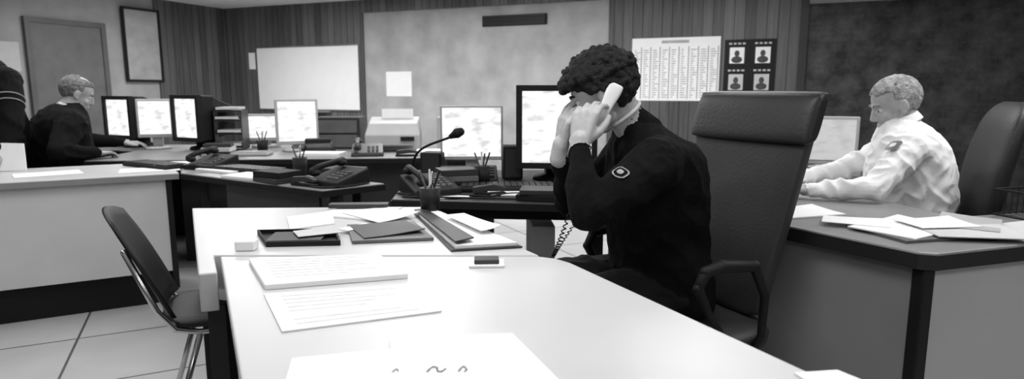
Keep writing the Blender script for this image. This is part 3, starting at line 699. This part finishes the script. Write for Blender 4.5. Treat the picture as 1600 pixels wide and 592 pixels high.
r = root('visitor_chair', (-1.03, 2.20, 0), facing(.896, .442), label='dark stacking chair with chrome tube legs pulled up to the desk', cat='chair')
g = G(); g.loft([((0, 0, .425), (.16, 0, 0), (0, .17, 0)), ((0, 0, .435), (.185, 0, 0), (0, .19, 0)), ((0, 0, .452), (.185, 0, 0), (0, .19, 0)), ((0, 0, .46), (.15, 0, 0), (0, .16, 0))], e=4)
g.out('seat', M_leather3, r, local=True, smooth=True)
g = G(); nx, nz = 12, 10; rows = []
for j in range(nz+1):
    t = j/nz; z = .47+.35*t; w = .17+.015*math.sin(t*3.1)-.04*max(0, t-.75)*2
    for i in range(nx+1):
        x = -1+2*i/nx; rows.append((x*w, .175+.13*t+.02*t*t-.03*x*x, z-.03*x*x*t))
n1 = len(rows); rows += [(a, b+.014, c) for a, b, c in rows]
fs = [(j*(nx+1)+i, j*(nx+1)+i+1, (j+1)*(nx+1)+i+1, (j+1)*(nx+1)+i) for j in range(nz) for i in range(nx)]
fs2 = [tuple(n1+k for k in reversed(f)) for f in fs]; W = nx+1
sd = []
for i in range(nx): sd += [(i, i+1, n1+i+1, n1+i), (nz*W+i, nz*W+i+1, n1+nz*W+i+1, n1+nz*W+i)]
for j in range(nz): sd += [(j*W, (j+1)*W, n1+(j+1)*W, n1+j*W), (j*W+nx, (j+1)*W+nx, n1+(j+1)*W+nx, n1+j*W+nx)]
g.add(rows, fs+fs2+sd); g.out('backrest', M_leather3, r, local=True, smooth=True)
for sx in (-1, 1):
    G().tube([(sx*.18, -.22, .012), (sx*.17, -.19, .38), (sx*.17, -.15, .415), (sx*.17, .08, .412), (sx*.17, .15, .43), (sx*.17, .20, .50), (sx*.165, .275, .70)], .010, n=10).out('side_tube', M_chrome, r, local=True, smooth=True)
    G().tube([(sx*.17, .08, .41), (sx*.18, .20, .012)], .010, n=10).out('leg', M_chrome, r, local=True, smooth=True)

# ---------------------------------------------------------------- people
def head_parts(g, F, s=1):
    S_ = F @ Matrix.Scale(s, 4)
    E = lambda c, r_, **k: g.ell(c, r_, 0, S_, 20, 14, **k)
    E((0, -.012, .03), (.075, .096, .086)); E((0, .028, -.03), (.058, .058, .084)); E((0, .026, -.07), (.051, .052, .038))
    E((0, .068, -.097), (.021, .018, .018)); E((0, .072, .024), (.046, .016, .013))
    g.tube([(0, .080, .014), (0, .094, -.012), (0, .101, -.028)], [.009, .0095, .0105], 0, S_)
    E((0, .091, -.033), (.016, .013, .009)); E((0, .080, -.060), (.023, .011, .0065)); E((0, .078, -.071), (.020, .011, .0065))
    for x in (-1, 1):
        E((x*.034, .05, -.032), (.024, .026, .022)); E((x*.046, .015, -.07), (.014, .037, .024))
        E((x*.077, -.008, -.006), (.009, .019, .031), R=Matrix.Rotation(x*.25, 3, 'Z')); E((x*.079, .0, -.03), (.007, .01, .01))
def eyes(F, s, par, bm=None):
    S_ = F @ Matrix.Scale(s, 4)
    for x in (-1, 1):
        G().ell((x*.031, .0665, .000), .0115, 0, S_).ell((x*.031, .0755, .000), (.0055, .0045, .0055), 1, S_).out('eye', [M_eye, M_pupil], par, smooth=True)
        G().tube([(x*.014, .086, .024), (x*.03, .085, .029), (x*.046, .073, .025)], [.004, .0045, .003], 0, S_).out('eyebrow', bm or M_brow, par, smooth=True)
def hand(g, F, side, curl, thumb_in=.0, mi=0, spread=.07, s=1.0):
    S_ = F @ Matrix.Scale(s, 4) @ Matrix.Diagonal((side, 1, 1, 1))
    g.ell((0, .05, 0), (.038, .05, .013), mi, S_)
    g.tube([(0, -.03, 0), (0, .015, 0)], [.027, .026], mi, S_)
    for i, (bx, ln) in enumerate(((.030, .074), (.0105, .082), (-.0095, .076), (-.029, .06))):
        b = V((bx, .092-abs(bx-.005)*.25, .001)); g.tube([(bx*.55, .01, 0), tuple(b)], [.014, .011], mi, S_)
        a = 0; p = b; pts = [p]; dr = spread*(bx/.02)
        for k, fr in enumerate((.46, .3, .24)):
            a += curl[i]*(1, 1.15, .7)[k]
            p = p+V((math.sin(dr)*math.cos(a), math.cos(dr)*math.cos(a), -math.sin(a)))*ln*fr; pts.append(p)
        g.tube([tuple(q) for q in pts], [.0092, .0086, .008, .0068], mi, S_, n=10)
    g.tube([(.018, .018, -.004), (.04, .045, -.012-thumb_in*.3), (.048, .072, -.016-thumb_in*.8), (.046, .095, -.018-thumb_in*1.4)], [.015, .0125, .0105, .0085], mi, S_, n=10)
def torso(g, rings, f, mi):
    f = V((f[0], f[1], 0)).normalized(); L = V((-f.y, f.x, 0))
    g.loft([((cx, cy, z), L*w, f*d) for z, cx, cy, w, d in rings], mi, None, n=36)
def limb(g, pts, rad, mi): g.tube(pts, rad, mi, None, n=16)
def shoe(g, ank, f, mi=3):
    f = V((f[0], f[1], 0)).normalized(); a = V(ank)
    g.tube([(a.x-f.x*.04, a.y-f.y*.04, .045), (a.x+f.x*.05, a.y+f.y*.05, .045), (a.x+f.x*.16, a.y+f.y*.16, .035), (a.x+f.x*.2, a.y+f.y*.2, .03)], [.04, .042, .034, .026], mi)
def hair(F, s, kind, m, par):
    g = G(); S_ = F @ Matrix.Scale(s, 4); rnd = random.Random(3)
    for i in range(1900 if kind == 'curly' else 2600):
        a = rnd.uniform(0, 2*math.pi); zz = rnd.uniform(-.95, 1); q = math.sqrt(1-zz*zz)
        d = V((q*math.cos(a), q*math.sin(a), zz))
        p = V((0, -.012, .03))+V((d.x*.078, d.y*.1, d.z*.09))
        y, z = p.y, p.z
        if kind == 'curly':
            ok = (z > .048) or (y < .03 and z > .015) or (y < -.015 and z > -.03) or (y < -.035 and z > -.07)
            if not ok: continue
            r0 = rnd.uniform(.005, .013)
            k = rnd.uniform(1.0, 1.12)+(.09 if z > .045 else 0)+(.10 if y > .05 else 0)
            p = V((p.x*k, p.y*k, p.z*(rnd.uniform(1.02, 1.15) if z > 0 else 1)))
            g.ell(p, r0, 0, S_, 8, 6)
        else:
            ok = (z > .07 and y < .07) or (y < .015 and z > .025) or (y < -.02 and z > -.03) or (y < -.05 and z > -.05)
            if kind == 'thin' and z > .1 and y > -.03: ok = False
            if not ok: continue
            k = 1+.012*mnoise.noise(p*60)
            g.ell(V((p.x*.98*k, p.y*.985*k, p.z*.99*k)), rnd.uniform(.006, .0075), 0, S_, 8, 6)
    if kind == 'curly': g.ell((0, -.020, .052), (.084, .102, .087), 0, S_, 20, 14)
    sculpt(g, 'hair', m, .003, par, it=(1 if kind == 'curly' else 3))
def sleeve_patch(par, p0, p1, t, rad, hint, w, h, mats, name='sleeve_badge'):
    p0, p1 = V(p0), V(p1); ax = (p0-p1).normalized(); c = p0.lerp(p1, t); n = V(hint); n = (n-ax*n.dot(ax)).normalized(); tt = ax.cross(n)
    for sc_, rr, m, nm in ((1, rad, mats[0], name), (.82, rad+.0012, mats[1], 'badge_field'), (.42, rad+.0024, mats[2], 'badge_emblem')):
        g = G(); K = 10; vs = []
        for j in range(K+1):
            b = -1+2*j/K; wd = (1 if b > -.1 else math.sqrt(max(0.02, 1-((b+.1)/.9)**2)))
            if b > .75: wd *= 1-.35*(b-.75)/.25
            for i in range(K+1):
                a_ = (-1+2*i/K)*w/2*wd*sc_
                vs.append(c+ax*(b*h/2*sc_)+(n*math.cos(a_/rr)+tt*math.sin(a_/rr))*rr)
        g.add(vs, [(j*(K+1)+i, j*(K+1)+i+1, (j+1)*(K+1)+i+1, (j+1)*(K+1)+i) for j in range(K) for i in range(K)])
        if nm == name: b0 = g.out(nm, m, par, smooth=True)
        else: g.out(nm, m, b0, smooth=True)

# --- caller
g = G(); f1 = (-.97, -.25)
torso(g, [(.47, .50, 2.06, .15, .12), (.50, .50, 2.06, .175, .15), (.60, .495, 2.06, .18, .155), (.72, .475, 2.05, .172, .152), (.85, .465, 2.04, .185, .15), (.95, .455, 2.03, .192, .142), (1.02, .44, 2.02, .175, .125), (1.06, .415, 2.01, .125, .09), (1.10, .38, 2.0, .066, .064)], f1, 1)
limb(g, [(.415, 2.005, 1.05), (.36, 1.99, 1.11)], [.068, .058], 1)
limb(g, [(.37, 1.99, 1.09), (.33, 1.98, 1.15), (.30, 1.975, 1.19)], [.056, .053, .053], 0)
F1 = frame((.270, 1.965, 1.185), (-1, .18, -.46), (0, 0, 1)); head_parts(g, F1, 1.0)
sh, el, wr = (.425, 1.85, .985), (.20, 1.69, .872), (.190, 1.80, 1.045)
limb(g, [(.44, 1.93, .985), sh, (.32, 1.765, .935), el], [.086, .078, .064, .053], 1)
limb(g, [el, (.195, 1.74, .955), (.192, 1.782, 1.018)], [.053, .049, .037], 1)
hand(g, frame(wr, (.20, .24, .93), (-.52, -.82, .2)), 1, (.55, .6, .65, .7), .02, s=1.06)
sh2, el2, wr2 = (.39, 2.16, .98), (.20, 2.14, .82), (.155, 1.97, .995)
limb(g, [(.41, 2.09, .98), sh2, el2], [.085, .075, .054], 1); limb(g, [el2, wr2], [.052, .034], 1)
hand(g, frame((.148, 1.955, 1.02), (.16, -.10, .96), (-1, -.35, 0)), -1, (.35, .4, .45, .5), .01, s=1.04)
for hx, kn, an in (((.515, 1.975, .555), (.12, 1.86, .57), (.10, 1.86, .09)), ((.485, 2.15, .555), (.08, 2.06, .57), (.07, 2.06, .09))):
    m_ = V(hx).lerp(V(kn), .5)
    limb(g, [hx, tuple(m_), kn], [.095, .085, .064], 2); limb(g, [kn, ((kn[0]+an[0])/2+.01, (kn[1]+an[1])/2, .34), an], [.064, .058, .042], 2)
    shoe(g, an, f1)
man1 = sculpt(g, 'person', [M_skin, M_sweater, M_trouser, M_shoe], .004, None, 2, origin=(.5, 2.06, 0), fold=.010, fscale=8, label='seated person in dark uniform sweater holding a telephone handset', cat='person')
hair(F1, 1.0, 'curly', M_hairdark, man1); eyes(F1, 1, man1, M_hairdark)
sleeve_patch(man1, sh, el, .58, .0715, (-.3, -.8, .8), .042, .044, (M_badge, M_sweater, M_badge))
g = G(); pts = []
cN = V((.342, 1.985, 1.125)); ax = V((-.62, -.08, .78)).normalized(); u_ = ax.orthogonal().normalized(); w_ = ax.cross(u_)
for i in range(25):
    a = 2*math.pi*i/24; pts.append(cN+(u_*math.cos(a)+w_*math.sin(a))*.060)
g.tube(pts, .006, n=8, balls=False).out('shirt_collar', M_shirt, man1, smooth=True)
r = root('telephone_handset', (.25, 1.87, 1.06), label='pale corded telephone handset held to the ear', cat='telephone')
g = G(); eA, eB = V((.296, 1.876, 1.198)), V((.240, 1.868, 1.082)); dn = V((-.15, -1, 0)).normalized()
ax = (eA-eB).normalized(); side_ = ax.cross(dn).normalized()
g.loft([(eA+ax*.020, side_*.012, dn*.006), (eA+ax*.015, side_*.021, dn*.011), (eA-ax*.01+dn*.003, side_*.022, dn*.012), (eA.lerp(eB, .3)+dn*.009, side_*.018, dn*.009), (eA.lerp(eB, .5)+dn*.011, side_*.017, dn*.008), (eA.lerp(eB, .7)+dn*.009, side_*.018, dn*.009), (eB+ax*.01+dn*.003, side_*.022, dn*.012), (eB-ax*.015, side_*.021, dn*.011), (eB-ax*.020, side_*.012, dn*.006)], e=3.5, sub=5)
g.out('handset_body', M_handset, r, smooth=True)
g = G(); pts = []; nseg = 260
A, B_, C_, D_ = V((.232, 1.868, 1.060)), V((.13, 1.90, .6)), V((.05, 2.25, .5)), V((.36, 2.66, .77))
for i in range(nseg):
    t = i/(nseg-1); c = A*(1-t)**3+B_*3*t*(1-t)**2+C_*3*t*t*(1-t)+D_*t**3; a = i*1.1
    pts.append(c+V((math.cos(a), math.sin(a), 0))*.006)
g.tube(pts, .0022, n=5, balls=False).out('coiled_cord', M_black, r, smooth=True)

# --- person in white shirt
g = G(); f2 = (-.93, .37)
torso(g, [(.47, 1.76, 2.785, .16, .14), (.50, 1.76, 2.785, .185, .165), (.60, 1.755, 2.785, .185, .165), (.66, 1.755, 2.785, .18, .16), (.72, 1.75, 2.785, .19, .18), (.85, 1.745, 2.79, .195, .172), (.95, 1.735, 2.79, .188, .15), (1.01, 1.725, 2.795, .165, .122), (1.05, 1.71, 2.8, .115, .09), (1.075, 1.70, 2.8, .07, .068)], f2, 1)
limb(g, [(1.725, 2.8, 1.03), (1.70, 2.805, 1.09), (1.685, 2.81, 1.13)], [.062, .056, .056], 0)
F2 = frame((1.670, 2.815, 1.135), (-.95, .2, -.40), (0, 0, 1)); head_parts(g, F2, 1.02)
sh, el, wr = (1.65, 2.645, .95), (1.455, 2.535, .806), (1.24, 2.62, .793)
limb(g, [(1.71, 2.7, .95), sh, (1.55, 2.59, .878), el], [.088, .078, .062, .052], 1); limb(g, [el, (1.35, 2.575, .80), wr], [.051, .045, .033], 1)
hand(g, frame((1.23, 2.623, .79), (-.93, .34, -.05), (0, 0, 1)), 1, (.3, .28, .3, .34), .0)
sh2, el2, wr2 = (1.78, 2.95, .95), (1.55, 3.01, .81), (1.30, 2.90, .795)
limb(g, [(1.76, 2.9, .95), sh2, el2], [.088, .075, .054], 1); limb(g, [el2, wr2], [.052, .034], 1)
hand(g, frame((1.29, 2.896, .79), (-.98, -.1, -.05), (0, 0, 1)), -1, (.3, .28, .3, .34), .0)
for s_ in (-1, 1):
    L2 = V((-.37, -.93, 0)); hx = V((1.74, 2.79, .55))+L2*.09*s_; kn = hx+V((-.40, .16, .02)); an = V((kn.x-.02, kn.y, .09))
    limb(g, [tuple(hx), tuple(hx.lerp(kn, .5)), tuple(kn)], [.095, .085, .064], 2); limb(g, [tuple(kn), tuple(kn.lerp(an, .5)), tuple(an)], [.064, .056, .042], 2); shoe(g, an, f2)
man2 = sculpt(g, 'person', [M_skin2, M_shirt, M_trouser, M_shoe], .0045, None, 2, origin=(1.76, 2.785, 0), fold=.013, fscale=10, label='grey-haired person in white uniform shirt typing at the corner desk', cat='person')
hair(F2, 1.02, 'short', M_hairgrey, man2); eyes(F2, 1.02, man2)
sleeve_patch(man2, sh, el, .30, .083, (-1, -.45, .25), .058, .068, (M_ink, M_folder2, M_paper2))
g = G(); cN = V((1.703, 2.803, 1.075)); ax = V((-.40, .1, .91)).normalized(); u_ = ax.orthogonal().normalized(); w_ = ax.cross(u_)
g.loft([(cN-ax*.022, u_*.073, w_*.073), (cN, u_*.066, w_*.066), (cN+ax*.014, u_*.061, w_*.061)], e=2)
g.out('shirt_collar', M_shirt, man2, smooth=True)

# --- person in dark suit
g = G(); f3 = (.6, .8); cx, cy = -3.03, 4.27
torso(g, [(.47, cx, cy, .16, .13), (.50, cx, cy, .19, .16), (.60, cx, cy, .21, .19), (.74, cx, cy+.01, .215, .19), (.88, cx, cy+.01, .225, .175), (.97, cx+.01, cy+.02, .23, .155), (1.04, cx+.02, cy+.035, .195, .13), (1.085, cx+.03, cy+.05, .125, .10), (1.11, cx+.045, cy+.065, .075, .068)], f3, 1)
limb(g, [(cx+.04, cy+.06, 1.07), (cx+.07, cy+.09, 1.13), (cx+.085, cy+.10, 1.16)], [.064, .058, .058], 0)
F3 = frame((cx+.085, cy+.115, 1.170), (.75, .6, -.42), (0, 0, 1)); head_parts(g, F3, 1.02)
L3 = V((-.8, .6, 0)).normalized()
shr = V((cx+.02, cy+.01, .98))-L3*.20; elr = V((-2.82, 3.97, .815)); wrr = V((-2.71, 4.15, .795))
limb(g, [tuple(shr+L3*.06), tuple(shr), tuple(elr)], [.105, .092, .066], 1); limb(g, [tuple(elr), tuple(wrr)], [.06, .038], 1)
hand(g, frame(wrr+V((.002, .01, -.005)), (.35, .9, -.02), (0, 0, 1)), -1, (.35, .35, .35, .35), s=.95)
shl = V((cx+.02, cy+.01, .98))+L3*.20; ell_ = V((-3.10, 4.62, .84)); wrl = V((-2.94, 4.83, .81))
limb(g, [tuple(shl-L3*.06), tuple(shl), tuple(ell_)], [.1, .085, .062], 1); limb(g, [tuple(ell_), tuple(wrl)], [.056, .036], 1)
hand(g, frame(wrl+V((.01, .0, -.005)), (.8, .3, -.02), (0, 0, 1)), 1, (.3, .3, .3, .3))
for s_ in (-1, 1):
    hx = V((cx, cy, .55))+L3*.09*s_; kn = hx+V((.25, .33, .02)); an = V((kn.x, kn.y, .09))
    limb(g, [tuple(hx), tuple(kn)], [.095, .064], 2); limb(g, [tuple(kn), tuple(an)], [.064, .042], 2); shoe(g, an, f3)
man3 = sculpt(g, 'person', [M_skin2, M_suit, M_trouser, M_shoe], .0055, None, 2, origin=(cx, cy, 0), fold=.012, fscale=7, label='grey-haired person in dark suit seated facing the monitors', cat='person')
hair(F3, 1.02, 'thin', M_hairgrey2, man3); eyes(F3, 1.02, man3)
g = G(); cN = V((cx+.05, cy+.07, 1.088)); ax = V((.30, .30, .9)).normalized(); u_ = ax.orthogonal().normalized(); w_ = ax.cross(u_)
g.loft([(cN-ax*.02, u_*.074, w_*.074), (cN+ax*.006, u_*.064, w_*.064)], e=2, sub=2); g.out('shirt_collar', M_paper2, man3, smooth=True)

# --- person at the edge of frame, standing and bending over the desk
g = G(); f4 = (.35, -.94); L4 = V((.94, .35, 0))
bx, by = -3.24, 3.98
g.loft([((bx, by, .86), L4*.16, V((0, .12, 0))), ((bx, by, .95), L4*.18, V((.02, .13, .02))), ((bx+.02, by-.06, 1.10), L4*.18, V((0, .12, .05))), ((bx+.04, by-.16, 1.24), L4*.21, V((0, .11, .08))), ((bx+.06, by-.24, 1.33), L4*.19, V((0, .09, .08))), ((bx+.07, by-.30, 1.38), L4*.1, V((0, .06, .05)))], 1, None, n=36)
limb(g, [(bx+.06, by-.28, 1.36), (bx+.02, by-.38, 1.43)], [.06, .056], 0)
F4 = frame((bx-.02, by-.43, 1.48), (.1, -.9, -.45), (0, 0, 1)); head_parts(g, F4, 1)
sR = V((bx+.06, by-.2, 1.25))+L4*.19; e4 = V((-2.89, 3.70, 1.0)); w4 = V((-2.88, 3.60, .87))
limb(g, [tuple(sR-L4*.08), tuple(sR), tuple(sR.lerp(e4, .5)), tuple(e4)], [.1, .09, .082, .07], 1); limb(g, [tuple(e4), tuple(w4)], [.066, .044], 1)
hand(g, frame(w4+V((0, -.008, -.01)), (.1, -.75, -.5), (.5, -.3, .8)), 1, (.5, .5, .55, .6))
sL = V((bx+.05, by-.2, 1.27))-L4*.19; e5 = V((-3.50, 3.60, 1.02)); w5 = V((-3.42, 3.42, .86))
limb(g, [tuple(sL+L4*.08), tuple(sL), tuple(e5)], [.09, .08, .055], 1); limb(g, [tuple(e5), tuple(w5)], [.055, .038], 1)
hand(g, frame(w5+V((0, -.008, -.01)), (.2, -.7, -.4), (0, -.3, .9)), -1, (.4, .4, .45, .5))
for s_ in (-1, 1):
    hx = V((bx, by, .9))+L4*.09*s_; kn = hx+V((0, .0, -.42)); an = V((kn.x, kn.y+.03, .09))
    limb(g, [tuple(hx), tuple(kn)], [.09, .062], 2); limb(g, [tuple(kn), tuple(an)], [.062, .042], 2); shoe(g, an, f4)
man4 = sculpt(g, 'person', [M_skin2, M_suit, M_trouser, M_shoe], .006, None, 2, origin=(bx, by, 0), fold=.006, label='person in dark striped jacket bending over the reception desk', cat='person')
hair(F4, 1, 'short', M_hairdark, man4)
for t0 in (.45, .58):
    c = sR.lerp(e4, t0); ax = (e4-sR).normalized(); u_ = ax.orthogonal().normalized(); w_ = ax.cross(u_); rr = .095-.024*t0
    g = G(); g.tube([c+(u_*math.cos(2*math.pi*i/24)+w_*math.sin(2*math.pi*i/24))*rr for i in range(25)], .003, n=6, balls=False)
    g.out('sleeve_stripe', M_photo, man4, smooth=True)
g = G(); A = [V((-2.98, 3.50, .7525)), V((-2.72, 3.56, .7525)), V((-2.75, 3.60, .90)), V((-2.96, 3.55, .91))]
g.ringskin([A, [p+V((-.001, .006, 0)) for p in A]]); g.out('paper_sheet', M_paper, origin=(-2.85, 3.55, .7525), label='folded white papers held by the person in striped jacket', cat='paper')

# ---------------------------------------------------------------- world, camera
w = bpy.data.worlds.new('World'); sc.world = w; w.use_nodes = True
w.node_tree.nodes['Background'].inputs[0].default_value = g4(.5); w.node_tree.nodes['Background'].inputs[1].default_value = .2
cam = bpy.data.cameras.new('Camera'); cam.sensor_width = 36; cam.lens = 22.5; cam.clip_start = .05
cam.dof.use_dof = True; cam.dof.focus_distance = 2.0; cam.dof.aperture_fstop = 3.5
co = bpy.data.objects.new('Camera', cam); co.location = (0, 0, 1.2); co.rotation_euler = (math.radians(90-8.87), 0, 0)
COL.objects.link(co); sc.camera = co
